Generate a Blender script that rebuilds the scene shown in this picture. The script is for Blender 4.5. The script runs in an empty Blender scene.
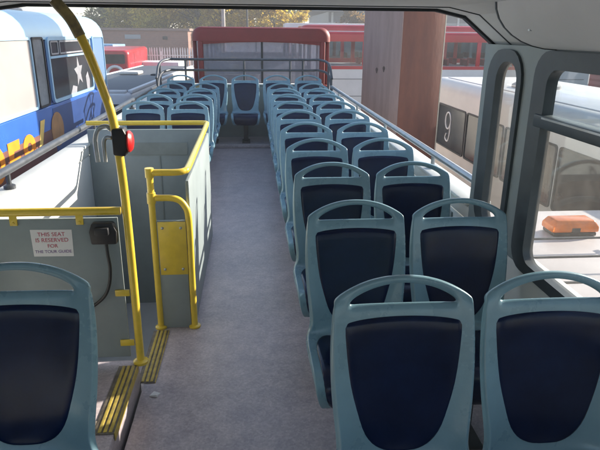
import bpy, bmesh, math, random
from mathutils import Vector, Matrix
random.seed(7)
S = bpy.context.scene
COL = S.collection
R = math.radians
GZ = -2.45                     # yard ground; the bus upper deck floor is z = 0

# ------------------------------------------------------------------ camera
FPX, YAW, PIT, ROL = 565.0, 0.0869, 0.3267, 0.0092
cam = bpy.data.cameras.new('camera')
cam.sensor_width = 36.0
cam.lens = 36.0 * FPX / 600.0
cam.clip_start = 0.05
cam.clip_end = 2000
co = bpy.data.objects.new('camera', cam)
COL.objects.link(co)
fw = Vector((math.sin(YAW) * math.cos(PIT), math.cos(YAW) * math.cos(PIT), -math.sin(PIT)))
rt = Vector((math.cos(YAW), -math.sin(YAW), 0))
up = rt.cross(fw)
r2 = rt * math.cos(ROL) + up * math.sin(ROL)
u2 = -rt * math.sin(ROL) + up * math.cos(ROL)
CAM = Vector((0, 0, 1.64))
m = Matrix((r2, u2, -fw)).transposed().to_4x4()
m.translation = CAM
co.matrix_world = m
S.camera = co

# ------------------------------------------------------------------ light
SUN_AZ, SUN_EL = 25.0, 21.8    # azimuth from +X towards +Y, elevation
sd = Vector((math.cos(R(SUN_EL)) * math.cos(R(SUN_AZ)), math.cos(R(SUN_EL)) * math.sin(R(SUN_AZ)), math.sin(R(SUN_EL))))
w = bpy.data.worlds.new('World'); S.world = w; w.use_nodes = True
nt = w.node_tree; nt.nodes.clear()
sky = nt.nodes.new('ShaderNodeTexSky'); sky.sky_type = 'NISHITA'; sky.sun_disc = False
sky.sun_elevation = R(SUN_EL); sky.sun_rotation = R(90 - SUN_AZ)
sky.air_density = 1.0; sky.dust_density = 1.0; sky.ozone_density = 1.0
bg = nt.nodes.new('ShaderNodeBackground'); bg.inputs['Strength'].default_value = 0.13
wo = nt.nodes.new('ShaderNodeOutputWorld')
nt.links.new(sky.outputs[0], bg.inputs[0]); nt.links.new(bg.outputs[0], wo.inputs[0])
sl = bpy.data.lights.new('sun', 'SUN'); sl.energy = 5.0; sl.angle = R(0.5); sl.color = (1, .93, .82)
so = bpy.data.objects.new('sun', sl); COL.objects.link(so)
so.rotation_euler = sd.to_track_quat('Z', 'Y').to_euler()
S.view_settings.view_transform = 'Standard'
S.view_settings.look = 'None'
S.view_settings.gamma = 1.0
S.view_settings.exposure = 1.3

# ------------------------------------------------------------------ materials
def mat(name, col, rough=.5, metal=0., spec=.5, var=0., vscale=6., bump=0., bscale=40., col2=None, coat=0., stretch=None, detail=5.):
    """principled material, colour broken up by noise (col -> col2 or +-var), fine bump"""
    M = bpy.data.materials.new(name); M.use_nodes = True
    t = M.node_tree; b = t.nodes['Principled BSDF']
    b.inputs['Roughness'].default_value = rough
    b.inputs['Metallic'].default_value = metal
    b.inputs['Specular IOR Level'].default_value = spec
    b.inputs['Coat Weight'].default_value = coat
    c = (*col, 1)
    b.inputs['Base Color'].default_value = c
    tc = t.nodes.new('ShaderNodeTexCoord')
    mp = t.nodes.new('ShaderNodeMapping')
    if stretch: mp.inputs['Scale'].default_value = stretch
    t.links.new(tc.outputs['Object'], mp.inputs[0])
    if var or col2:
        n = t.nodes.new('ShaderNodeTexNoise'); n.inputs['Scale'].default_value = vscale
        n.inputs['Detail'].default_value = detail; n.inputs['Roughness'].default_value = .65
        t.links.new(mp.outputs[0], n.inputs['Vector'])
        r = t.nodes.new('ShaderNodeValToRGB')
        lo = col2 if col2 else tuple(x * (1 - var) for x in col)
        hi = col if col2 else tuple(min(1, x * (1 + var)) for x in col)
        r.color_ramp.elements[0].position = .36; r.color_ramp.elements[0].color = (*lo, 1)
        r.color_ramp.elements[1].position = .64; r.color_ramp.elements[1].color = (*hi, 1)
        t.links.new(n.outputs['Fac'], r.inputs[0]); t.links.new(r.outputs[0], b.inputs['Base Color'])
        # roughness wear
        mr = t.nodes.new('ShaderNodeMapRange')
        mr.inputs['To Min'].default_value = max(.03, rough - .08); mr.inputs['To Max'].default_value = min(1, rough + .12)
        t.links.new(n.outputs['Fac'], mr.inputs[0]); t.links.new(mr.outputs[0], b.inputs['Roughness'])
    if bump:
        n2 = t.nodes.new('ShaderNodeTexNoise'); n2.inputs['Scale'].default_value = bscale; n2.inputs['Detail'].default_value = 4
        t.links.new(mp.outputs[0], n2.inputs['Vector'])
        bp = t.nodes.new('ShaderNodeBump'); bp.inputs['Strength'].default_value = bump; bp.inputs['Distance'].default_value = .01
        t.links.new(n2.outputs['Fac'], bp.inputs['Height']); t.links.new(bp.outputs[0], b.inputs['Normal'])
    return M

def glass(name, tint=(1, 1, 1), dust_sheen=0., dust_sheen_col=(.6, .55, .5), refl=1.0, vary=1.0, dscale=9.):
    M = bpy.data.materials.new(name); M.use_nodes = True
    t = M.node_tree; t.nodes.clear()
    out = t.nodes.new('ShaderNodeOutputMaterial')
    tr = t.nodes.new('ShaderNodeBsdfTransparent'); tr.inputs[0].default_value = (*tint, 1)
    gl = t.nodes.new('ShaderNodeBsdfGlossy'); gl.inputs['Roughness'].default_value = .02
    lw = t.nodes.new('ShaderNodeLayerWeight'); lw.inputs[0].default_value = .5
    pw = t.nodes.new('ShaderNodeMath'); pw.operation = 'POWER'; pw.inputs[1].default_value = 4.0
    t.links.new(lw.outputs['Facing'], pw.inputs[0])
    mu = t.nodes.new('ShaderNodeMath'); mu.operation = 'MULTIPLY_ADD'; mu.inputs[1].default_value = .8; mu.inputs[2].default_value = .03 * refl; mu.use_clamp = True
    t.links.new(pw.outputs[0], mu.inputs[0])
    mx = t.nodes.new('ShaderNodeMixShader')
    t.links.new(mu.outputs[0], mx.inputs[0]); t.links.new(tr.outputs[0], mx.inputs[1]); t.links.new(gl.outputs[0], mx.inputs[2])
    last = mx
    if dust_sheen:
        tc = t.nodes.new('ShaderNodeTexCoord')
        n = t.nodes.new('ShaderNodeTexNoise'); n.inputs['Scale'].default_value = dscale; n.inputs['Detail'].default_value = 8; n.inputs['Roughness'].default_value = .75
        t.links.new(tc.outputs['Object'], n.inputs['Vector'])
        mr = t.nodes.new('ShaderNodeMapRange'); mr.inputs['From Min'].default_value = .3; mr.inputs['From Max'].default_value = .8
        mr.inputs['To Min'].default_value = dust_sheen * (1 - .55 * vary); mr.inputs['To Max'].default_value = dust_sheen * (1 + .8 * vary)
        t.links.new(n.outputs['Fac'], mr.inputs[0])
        d1 = t.nodes.new('ShaderNodeBsdfTranslucent'); d1.inputs[0].default_value = (*dust_sheen_col, 1)
        d2 = t.nodes.new('ShaderNodeBsdfDiffuse'); d2.inputs[0].default_value = (*dust_sheen_col, 1)
        dm = t.nodes.new('ShaderNodeMixShader'); t.links.new(d1.outputs[0], dm.inputs[1]); t.links.new(d2.outputs[0], dm.inputs[2])
        m2 = t.nodes.new('ShaderNodeMixShader')
        t.links.new(mr.outputs[0], m2.inputs[0]); t.links.new(mx.outputs[0], m2.inputs[1]); t.links.new(dm.outputs[0], m2.inputs[2])
        last = m2
    t.links.new(last.outputs[0], out.inputs['Surface'])
    return M

def leafmat(name, c1, c2):
    M = bpy.data.materials.new(name); M.use_nodes = True
    t = M.node_tree; b = t.nodes['Principled BSDF']; out = t.nodes['Material Output']
    b.inputs['Roughness'].default_value = .6
    g = t.nodes.new('ShaderNodeNewGeometry')
    r = t.nodes.new('ShaderNodeValToRGB')
    r.color_ramp.elements[0].color = (*c1, 1); r.color_ramp.elements[1].color = (*c2, 1)
    t.links.new(g.outputs['Random Per Island'], r.inputs[0]); t.links.new(r.outputs[0], b.inputs['Base Color'])
    tl = t.nodes.new('ShaderNodeBsdfTranslucent'); t.links.new(r.outputs[0], tl.inputs[0])
    mx = t.nodes.new('ShaderNodeMixShader'); mx.inputs[0].default_value = .6
    t.links.new(b.outputs[0], mx.inputs[1]); t.links.new(tl.outputs[0], mx.inputs[2]); t.links.new(mx.outputs[0], out.inputs['Surface'])
    return M

M_shell = mat('seat_plastic', (.168, .288, .345), .26, var=.07, vscale=5, bump=.04, bscale=180, coat=.25)
M_pad = mat('seat_pad_navy', (.003, .010, .040), .18, spec=.28, var=.25, vscale=5, bump=.02, bscale=90)
M_black = mat('black_plastic', (.018, .018, .02), .45, var=.2, bump=.05, bscale=150)
M_leg = mat('dark_steel', (.06, .065, .07), .5, metal=.4, var=.2)
M_floor = mat('vinyl_floor', (.46, .395, .395), .34, col2=(.35, .30, .31), vscale=9, bump=.06, bscale=300, detail=9)
def speckle(M, scale, lo, hi):
    t = M.node_tree; b = t.nodes['Principled BSDF']; l = b.inputs['Base Color'].links[0]; src = l.from_socket
    tc = t.nodes.new('ShaderNodeTexCoord'); v = t.nodes.new('ShaderNodeTexVoronoi'); v.inputs['Scale'].default_value = scale
    t.links.new(tc.outputs['Object'], v.inputs['Vector'])
    n = t.nodes.new('ShaderNodeTexNoise'); n.inputs['Scale'].default_value = scale * .45; n.inputs['Detail'].default_value = 3
    t.links.new(tc.outputs['Object'], n.inputs['Vector'])
    sp = t.nodes.new('ShaderNodeSeparateColor'); t.links.new(v.outputs['Color'], sp.inputs[0])
    ad = t.nodes.new('ShaderNodeMath'); ad.operation = 'MULTIPLY'; t.links.new(sp.outputs[0], ad.inputs[0]); t.links.new(n.outputs['Fac'], ad.inputs[1])
    mr = t.nodes.new('ShaderNodeMapRange'); mr.inputs['From Max'].default_value = .6; mr.inputs['To Min'].default_value = lo; mr.inputs['To Max'].default_value = hi
    t.links.new(ad.outputs[0], mr.inputs[0])
    mx = t.nodes.new('ShaderNodeVectorMath'); mx.operation = 'SCALE'; t.links.new(src, mx.inputs[0]); t.links.new(mr.outputs[0], mx.inputs['Scale'])
    t.links.new(mx.outputs[0], b.inputs['Base Color'])
speckle(M_floor, 110, .86, 1.18)
M_panel = mat('grey_panel', (.25, .29, .29), .42, var=.08, vscale=3, bump=.03, bscale=160)
M_wall = mat('white_panel', (.62, .63, .60), .45, var=.05, vscale=3, bump=.02)
M_ceil = mat('ceiling_panel', (.70, .71, .71), .55, var=.05, vscale=2, bump=.03, bscale=200)
M_yel = mat('yellow_paint', (.72, .51, .05), .30, var=.10, vscale=7, coat=.3)
M_yel2 = mat('yellow_tread', (.55, .40, .06), .5, col2=(.33, .25, .07), vscale=30)
M_tread = mat('dark_tread', (.20, .17, .13), .55, col2=(.09, .075, .06), vscale=30)
M_rub = mat('black_rubber', (.022, .026, .030), .5, var=.25, vscale=12, bump=.05)
M_frame = mat('grey_window_frame', (.055, .068, .075), .4, var=.15, vscale=8)
M_steel = mat('rail_steel', (.42, .44, .45), .35, metal=.8, var=.12, vscale=10)
M_dsteel = mat('rail_dark', (.07, .075, .085), .4, metal=.3, var=.2, vscale=10)
M_red = mat('red_plastic', (.55, .02, .02), .3)
M_signw = mat('sign_white', (.75, .74, .72), .5, var=.03)
M_ink = mat('sign_ink', (.50, .06, .10), .6)
M_inkb = mat('sign_ink_blue', (.20, .10, .30), .6)
M_dglass = glass('dusty_window_glass', (.93, .94, .93), dust_sheen=.045)
M_glass = glass('clear_glass', (.85, .88, .88))
M_tint = glass('tinted_sheen_glass', (.75, .76, .80), refl=2.0, dust_sheen=.34, dust_sheen_col=(.66, .66, .74), vary=.35, dscale=2.5)  # pale film colour stands in for reflections on the red bus windows

# ------------------------------------------------------------------ helpers
class MB:
    def __init__(s): s.v = []; s.f = []
    def box(s, x0, x1, y0, y1, z0, z1):
        n = len(s.v)
        s.v += [(x, y, z) for z in (z0, z1) for y in (y0, y1) for x in (x0, x1)]
        for q in ((0, 2, 3, 1), (4, 5, 7, 6), (0, 1, 5, 4), (2, 6, 7, 3), (0, 4, 6, 2), (1, 3, 7, 5)):
            s.f.append(tuple(n + i for i in q))
        return s
    def loft(s, rings, closed=True, cap=True):
        n = len(s.v); k = len(rings[0])
        for r in rings: s.v += [tuple(p) for p in r]
        for i in range(len(rings) - 1):
            for j in range(k if closed else k - 1):
                a = n + i * k + j; b = n + i * k + (j + 1) % k
                s.f.append((a, b, b + k, a + k))
        if cap and closed:
            s.f.append(tuple(n + j for j in reversed(range(k))))
            s.f.append(tuple(n + (len(rings) - 1) * k + j for j in range(k)))
        return s
    def tube(s, pts, r, seg=10, closed=False):
        pts = [Vector(p) for p in pts]; rings = []
        nrm = None; N = len(pts)
        for i, p in enumerate(pts):
            if closed: t = (pts[(i + 1) % N] - pts[i - 1]).normalized()
            else: t = (pts[min(i + 1, N - 1)] - pts[max(i - 1, 0)]).normalized()
            if nrm is None:
                a = Vector((0, 0, 1)) if abs(t.z) < .9 else Vector((1, 0, 0))
                nrm = t.cross(a).normalized()
            nrm = (nrm - t * nrm.dot(t)).normalized(); b = t.cross(nrm)
            rr = r[i] if isinstance(r, (list, tuple)) else r
            rings.append([p + (nrm * math.cos(2 * math.pi * j / seg) + b * math.sin(2 * math.pi * j / seg)) * rr for j in range(seg)])
        if closed: rings.append(rings[0])
        return s.loft(rings, cap=not closed)
    def lathe(s, prof, c, axis='z', seg=20):
        rings = []
        for r, h in prof:
            ring = []
            for j in range(seg):
                a = 2 * math.pi * j / seg; u, v = r * math.cos(a), r * math.sin(a)
                if axis == 'z': ring.append((c[0] + u, c[1] + v, c[2] + h))
                elif axis == 'y': ring.append((c[0] + u, c[1] + h, c[2] + v))
                else: ring.append((c[0] + h, c[1] + u, c[2] + v))
            rings.append(ring)
        return s.loft(rings)
    def prism(s, poly, axis, a, b):
        """poly of 2-D points extruded along axis from a to b"""
        def P(p, t): return {'x': (t, p[0], p[1]), 'y': (p[0], t, p[1]), 'z': (p[0], p[1], t)}[axis]
        return s.loft([[P(p, a) for p in poly], [P(p, b) for p in poly]])
    def build(s, name, M, parent=None, smooth=False, bevel=0., loc=None):
        me = bpy.data.meshes.new(name); me.from_pydata(s.v, [], s.f); me.update()
        bm = bmesh.new(); bm.from_mesh(me)
        bmesh.ops.recalc_face_normals(bm, faces=bm.faces)
        if bevel:
            ed = [e for e in bm.edges if len(e.link_faces) == 2 and e.calc_face_angle(0) > .6]
            bmesh.ops.bevel(bm, geom=ed, offset=bevel, segments=2, profile=.5, affect='EDGES', clamp_overlap=True)
        bm.to_mesh(me); bm.free()
        o = bpy.data.objects.new(name, me); COL.objects.link(o)
        me.materials.append(M)
        if smooth or bevel:
            me.shade_smooth()
            me.set_sharp_from_angle(angle=R(42))
        if parent: o.parent = parent
        if loc: o.location = loc
        return o

def tag(o, label=None, cat=None, group=None, kind=None):
    if label: o['label'] = label
    if cat: o['category'] = cat
    if group: o['group'] = group
    if kind: o['kind'] = kind
    return o
def empty(name, loc=(0, 0, 0), rz=0., label=None, cat=None, group=None):
    o = bpy.data.objects.new(name, None); COL.objects.link(o)
    o.location = loc; o.rotation_euler = (0, 0, rz); o.empty_display_size = .1
    return tag(o, label, cat, group)
def struct(mb, name, M, **k): return tag(mb.build(name, M, **k), kind='structure')
def copy_tree(o, parent=None):
    c = o.copy(); COL.objects.link(c); c.parent = parent
    for ch in list(o.children): copy_tree(ch, c)
    return c
def bake(o):
    """replace the mesh by its modified version"""
    dg = bpy.context.evaluated_depsgraph_get(); dg.update()
    me = bpy.data.meshes.new_from_object(o.evaluated_get(dg)); o.modifiers.clear()
    old = o.data; o.data = me; me.name = old.name
    return o
def arc(c, r, a0, a1, n, plane='xz', off=0.):
    out = []
    for i in range(n + 1):
        a = R(a0 + (a1 - a0) * i / n); u, v = c[0] + r * math.cos(a), c[1] + r * math.sin(a)
        out.append({'xz': (u, off, v), 'xy': (u, v, off), 'yz': (off, u, v)}[plane])
    return out
def text(body, size, M, parent, loc, rot, name='lettering', align='CENTER', ext=.0008):
    cu = bpy.data.curves.new(name, 'FONT'); cu.body = body; cu.size = size; cu.align_x = align; cu.extrude = ext
    o = bpy.data.objects.new(name, cu); COL.objects.link(o)
    dg = bpy.context.evaluated_depsgraph_get(); dg.update()
    me = bpy.data.meshes.new_from_object(o.evaluated_get(dg))
    bpy.data.objects.remove(o)
    o = bpy.data.objects.new(name, me); COL.objects.link(o)
    me.materials.clear(); me.materials.append(M)
    o.location = loc; o.rotation_euler = rot
    if parent: o.parent = parent
    return o
def smoothpath(pts, n=6):
    """Catmull-Rom through pts"""
    P = [Vector(p) for p in pts]; P = [2 * P[0] - P[1]] + P + [2 * P[-1] - P[-2]]; out = []
    for i in range(1, len(P) - 2):
        for k in range(n):
            t = k / n
            out.append(.5 * ((2 * P[i]) + (P[i + 1] - P[i - 1]) * t + (2 * P[i - 1] - 5 * P[i] + 4 * P[i + 1] - P[i + 2]) * t * t + (3 * P[i] - P[i - 1] - 3 * P[i + 1] + P[i + 2]) * t ** 3))
    out.append(P[-2]); return out

# ------------------------------------------------------------------ the yard
M_asph = mat('asphalt', (.085, .08, .078), .85, col2=(.045, .044, .045), vscale=.35, bump=.3, bscale=20, detail=9)
g = MB(); g.v = [(-260, -260, GZ), (260, -260, GZ), (260, 260, GZ), (-260, 260, GZ)]; g.f = [(0, 1, 2, 3)]
struct(g, 'ground', M_asph)

# ------------------------------------------------------------------ deck of the tour bus
XL, XR = -1.30, 1.14           # inner faces of the side walls
YB = 9.15                      # inner face of the rear wall
YF = -1.6
YE = 2.80                      # rear edge of the roofed part
PY = 2.44                      # front stair screen
f = MB()
f.box(-.55, XR, YF, 3.0, -.06, 0)
f.box(-.37, XR, 3.0, 4.64, -.06, 0)
f.box(XL, XR, 4.64, YB, -.06, 0)
struct(f, 'floor', M_floor)
p = MB(); p.box(XL, -.57, YF, PY + .02, -.06, .12)
struct(p, 'seat_platform', M_floor, bevel=.004)
st = MB(); st.box(XL + .1, -.56, PY + .03, 4.6, -2.2, -2.14)
struct(st, 'stairwell_floor', M_floor)
# side walls (inner lining + outer skin, coping on top)
def side_wall(name, xi, sgn):
    mb = MB()
    a, b = sorted((xi, xi + sgn * .11))
    mb.box(a, b, YF, YB + .2, -.6, .70)
    mb.box(a, b, YE - .02, YB + .2, .70, .775)
    o = struct(mb, name, M_wall, bevel=.01)
    c = MB(); a, b = sorted((xi - sgn * .015, xi + sgn * .13))
    c.box(a, b, YE, YB + .2, .777, .80)
    c.build('coping', M_wall, o, bevel=.008)
    return o
wr = side_wall('wall_right', XR, 1)
wl = side_wall('wall_left', XL, -1)
# lining panels and joint strips on the inside
for o, x, s in ((wr, XR, -1), (wl, XL, 1)):
    for k in range(5):
        y0 = 3.0 + k * 1.24 if s < 0 else 4.8 + k * .9
        if y0 > 8.3: continue
        b = MB(); xs = sorted((x, x + s * .012)); b.box(*xs, y0, min(y0 + (1.22 if s < 0 else .88), YB - .03), .06, .68)
        b.build('lining_panel', M_panel, o, bevel=.004)
outer = MB(); outer.box(XL - .13, XR + .13, YF - .1, YB + .24, -2.2, -.62)
struct(outer, 'lower_deck_body', mat('body_paint', (.5, .5, .5), .3, var=.05), bevel=.03)
rb = MB(); rb.box(XL, XR, YB, YB + .09, -.6, .86)
rw = struct(rb, 'wall_rear', M_panel, bevel=.01)
b = MB(); b.box(XL, XR, YB - .02, YB + .11, .862, .885); b.build('coping', M_wall, rw, bevel=.006)
b = MB(); b.box(XL + .02, XR - .02, 8.45, YB, .002, .055)
struct(b, 'rear_plinth', M_floor, bevel=.005)
# roof over the front part: flat ceiling with chamfered shoulders
cz = 1.757
prof = [(XL - .07, 1.56), (XL + .16, cz - .02), (XL + .30, cz), (XR - .26, cz), (XR - .12, cz - .03), (XR + .07, 1.58)]
top = [(XR + .13, 1.58), (XR - .02, cz + .06), (XR - .3, cz + .12), (XL + .3, cz + .12), (XL + .02, cz + .06), (XL - .13, 1.56)]
b = MB(); b.prism(prof + top, 'y', YF, YE)
ceil = struct(b, 'ceiling', M_ceil)
ed = MB(); ed.prism([(x, z - .013) for x, z in prof] + [(x, z + .012) for x, z in reversed(prof)], 'y', YE - .022, YE + .02)
ed.build('edge_trim', M_rub, ceil)
ed = MB(); ed.prism([(x, z - .004) for x, z in prof] + [(x, z + .01) for x, z in reversed(prof)], 'y', YE - .20, YE - .19)
ed.build('seam', M_frame, ceil)
# front bulkhead and windscreen behind the camera
b = MB(); b.box(XL, XR, YF - .1, YF, -.6, .62).box(XL, XL + .09, YF - .09, YF - .01, .622, 1.62).box(XR - .09, XR, YF - .09, YF - .01, .622, 1.62).box(-.12, -.04, YF - .09, YF - .01, .622, 1.7)
struct(b, 'wall_front', M_panel)

# right-hand (and left-hand) windows of the roofed part
def rrect(y0, y1, z0, z1, r, n=5):
    out = []
    for (cy, cz_, a) in ((y1 - r, z1 - r, 0), (y0 + r, z1 - r, 90), (y0 + r, z0 + r, 180), (y1 - r, z0 + r, 270)):
        for i in range(n + 1):
            t = R(a + 90 * i / n); out.append((cy + r * math.cos(t), cz_ + r * math.sin(t)))
    return out
def ring(mb, x0, x1, outer, inner):
    """frame between two loops of equal length in the yz plane"""
    k = len(outer); n = len(mb.v)
    for x in (x0, x1):
        mb.v += [(x, y, z) for y, z in outer]; mb.v += [(x, y, z) for y, z in inner]
    for j in range(k):
        a, b_ = j, (j + 1) % k
        mb.f.append((n + a, n + b_, n + k + b_, n + k + a))
        mb.f.append((n + 2 * k + a, n + 3 * k + a, n + 3 * k + b_, n + 2 * k + b_))
        mb.f.append((n + a, n + 2 * k + a, n + 2 * k + b_, n + b_))
        mb.f.append((n + k + a, n + k + b_, n + 3 * k + b_, n + 3 * k + a))
    return mb
def window_wall(name, xi, sgn, label_side):
    """panel round the windows with real openings"""
    wins = [(2.365, 2.70, .74, 1.57, .125), (.62, 2.235, .70, 1.575, .09), (-.9, .45, .70, 1.575, .09)]
    xa, xb = sorted((xi + sgn * .002, xi + sgn * .045))
    mb = MB()
    cells = [(2.31, YE - .01), (.535, 2.31), (-.98, .535)]
    for (y0, y1, z0, z1, r), (c0, c1) in zip(wins, cells):
        inn = rrect(y0, y1, z0, z1, r)
        # outer loop: the same vertices pushed onto the cell rectangle
        out = []
        for y, z in inn:
            out.append((y, z))
        cy, cz0, cz1 = None, .702, 1.60
        O = []
        k = len(inn) // 4
        cor = [(c1, cz1), (c0, cz1), (c0, cz0), (c1, cz0)]
        for q in range(4):
            for i in range(k): O.append(cor[q])
        # spread corner copies a little to avoid zero faces
        ring(mb, xa, xb, O, inn)
    bm_o = mb.build(name, M_panel)
    bm = bmesh.new(); bm.from_mesh(bm_o.data)
    bmesh.ops.remove_doubles(bm, verts=bm.verts, dist=1e-5); bmesh.ops.dissolve_degenerate(bm, edges=bm.edges, dist=1e-5)
    bmesh.ops.recalc_face_normals(bm, faces=bm.faces); bm.to_mesh(bm_o.data); bm.free()
    tag(bm_o, kind='structure')
    kinds = ['narrow round-topped side window at the open end of the roof', 'wide side window with top hopper pane beside the second seat row', 'wide side window further forward under the roof']
    for i, (y0, y1, z0, z1, r) in enumerate(wins):
        if i == 2 and sgn < 0: pass
        t = empty('side_window', (xi, (y0 + y1) / 2, z0), 0, kinds[i] + label_side, 'window')
        L = Vector((-xi, -(y0 + y1) / 2, -z0))
        fr = MB()
        xo = sorted((xi - sgn * .010, xi + sgn * .035))
        iw = .045 if i else .03
        o_ = rrect(y0 - .012, y1 + .012, z0 - .012, z1 + .012, r + .012); i_ = rrect(y0 + iw, y1 - iw - (.06 if i == 0 else .05), z0 + iw * .8, z1 - iw - .01, max(.02, min(r - iw * .6, .09)))
        ring(fr, xo[0], xo[1], o_, i_); fr.build('frame', M_frame, t, loc=L, smooth=True)
        gl = MB(); gy0, gy1 = y0 + .02, y1 - .03
        xg = xi + sgn * .022
        if i:
            gl.box(xg - .003, xg + .003, gy0, gy1, z0 + .02, 1.31)
            gl.build('pane', M_dglass, t, loc=L)
            g2 = MB(); g2.box(xg - .003, xg + .003, gy0, gy1, 1.335, z1 - .03); g2.build('hopper_pane', M_glass, t, loc=L)
            mu = MB(); mu.box(min(xi - sgn * .02, xi + sgn * .042), max(xi - sgn * .02, xi + sgn * .042), y0 + .03, y1 - .045, 1.297, 1.347)
            mo = mu.build('mullion', M_frame, t, loc=L, bevel=.008)
            sk = MB(); sk.box(*sorted((xi - sgn * .024, xi - sgn * .018)), y0 + .05, y1 - .12, 1.335, 1.342); sk.build('trim', M_steel, mo)
            sk = MB(); sk.box(*sorted((xi - sgn * .035, xi - sgn * .012)), (y0 + y1) / 2 - .05, (y0 + y1) / 2 + .05, 1.35, 1.375); sk.build('catch', M_black, t, loc=L, bevel=.004)
        else:
            gl.box(xg - .003, xg + .003, gy0, gy1 - .03, z0 + .02, z1 - .02); gl.build('pane', M_dglass, t, loc=L)
    return bm_o
window_wall('window_wall_right', XR, 1, ', seat-pair side')
window_wall('window_wall_left', XL, -1, ', stair side')
# casing along the ceiling corner (air duct)
def duct(xi, sgn, lab):
    t = empty('ceiling_duct', (xi, 0, 1.58), 0, lab, 'duct')
    P = []
    for i in range(9):
        a = R(90 * i / 8); P.append((-.25 + .25 * (1 - math.cos(a)) , .17 - .17 * math.sin(a)))
    sec = [(xi + sgn * (px), 1.592 + pz) for px, pz in P] + [(xi, 1.77)]
    body = MB(); body.prism(sec, 'y', YF + .05, 2.12)
    L = (-xi, 0, -1.58)
    body.build('casing', M_ceil, t, smooth=True, loc=L)
    cx = sum(a for a, _ in sec) / len(sec); cz_ = sum(c for _, c in sec) / len(sec)
    cap = MB(); cap.prism([(cx + (a - cx) * 1.03, cz_ + (c - cz_) * 1.05) for a, c in sec], 'y', 2.122, 2.134)
    cap.build('end_cap', M_frame, t, loc=L)
    for k in range(3):
        s = MB(); s.lathe([(.012, 0), (.012, .006), (.006, .009)], (xi + sgn * -.19, 1.95 - k * .9, 1.655), 'z', 10); 
        s.build('screw', M_steel, t, loc=L)
duct(XR, 1, 'rounded grey casing in the ceiling corner above the wide side window')
duct(XL, -1, 'rounded grey casing in the ceiling corner on the stair side')

# ------------------------------------------------------------------ guard rails
def rail(name, pts, rads, M, posts, label):
    t = empty(name, (pts[0][0], (pts[0][1]), 0), 0, label, 'railing', 'guard rails round the open deck')
    L = (-pts[0][0], -pts[0][1], 0)
    mb = MB(); mb.tube(pts, rads, 12); mb.build('handrail', M, t, smooth=True, loc=L)
    for (x, y, z0, z1) in posts:
        q = MB(); q.tube([(x, y, z0), (x, y, z1)], .014, 8); q.lathe([(.032, 0), (.032, .02), (.016, .028)], (x, y, z0), 'z', 12)
        q.build('post', M, t, smooth=True, loc=L)
    return t
xr = XR + .055
rail('guard_rail', [(xr, YE - .03, .895)] + [(xr, y, .897) for y in (4, 6, 8.2)] + [(xr - .01, 8.5, .90)], .021, M_steel,
     [(xr, y, .80, .88) for y in (3.6, 5.0, 6.4, 7.8)], 'silver tube handrail on the side wall beside the brown pillar')
xl = XL - .06
rail('guard_rail', [(xl, YE - .6, .905), (xl, 4, .905), (xl, 6, .90), (xl, 8.45, .90)], .024, M_dsteel,
     [(xl, y, .80, .89) for y in (3.2, 5.05, 6.7, 8.2)], 'dark tube handrail on the stair-side wall beside the blue bus')
# rear rail, two bars with bent ends
t = empty('guard_rail', (0, YB, .886), 0, 'black two-bar railing across the rear end in front of red bus', 'railing', 'guard rails round the open deck')
L = (0, -YB, -.886)
yr = YB + .02
for z in (1.25, 1.09):
    q = MB(); q.tube(smoothpath([(XL - .05, 8.52, z - .24), (XL - .045, 8.85, z - .05), (XL + .05, yr - .02, z), (XL + .25, yr, z), (0, yr, z), (XR - .25, yr, z), (XR - .06, yr - .02, z), (XR + .05, 8.85, z - .05), (XR + .055, 8.52, z - .24)], 5), .019, 10)
    q.build('handrail', M_dsteel, t, smooth=True, loc=L)
for x in (-1.0, -.10, .62, .82):
    q = MB(); q.tube([(x, yr, .886), (x, yr, 1.245)], .017, 8); q.build('post', M_dsteel, t, smooth=True, loc=L)
for x in (XL - .05, XR + .052):
    for y in (8.56, 8.9):
        q = MB(); q.tube([(x, y, .80), (x, y, 1.04 if y < 8.7 else 1.21)], .017, 8); q.build('post', M_dsteel, t, smooth=True, loc=L)

# ------------------------------------------------------------------ seats
prof = [(-.435, .275, .180, .0), (-.462, .31, .198, .0), (-.474, .365, .210, .002), (-.462, .405, .215, .006), (-.42, .425, .217, .010), (-.33, .425, .219, .016), (-.22, .412, .219, .026),
        (-.14, .405, .211, .036), (-.10, .425, .196, .044), (-.082, .475, .186, .046), (-.070, .55, .194, .042), (-.052, .64, .205, .034), (-.034, .74, .210, .027), (-.017, .83, .209, .021), (-.004, .903, .206, .015)]
US = [-1, -.97, -.90, -.80, -.66, -.5, -.33, -.16, 0, .16, .33, .5, .66, .80, .90, .97, 1]
def prof_at(s):
    i = min(int(s), len(prof) - 2); t = s - i
    return [prof[i][k] * (1 - t) + prof[i + 1][k] * t for k in range(4)]
def shell_pt(s, x=None, u=None, off=0.):
    y, z, hw, wg = prof_at(s)
    a = prof_at(max(0, s - .5)); b = prof_at(min(len(prof) - 1.001, s + .5))
    ty, tz = b[0] - a[0], b[1] - a[1]; l = math.hypot(ty, tz) or 1
    ny, nz = -tz / l, ty / l            # towards the sitter
    if u is None: u = max(-1, min(1, x / hw))
    d = wg * abs(u) ** 3 + off
    return (u * hw, y + ny * d, z + nz * d)
def s_of_z(z):
    for i in range(8, len(prof) - 1):
        if prof[i][1] <= z <= prof[i + 1][1]: return i + (z - prof[i][1]) / (prof[i + 1][1] - prof[i][1])
    return len(prof) - 1.001
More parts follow.
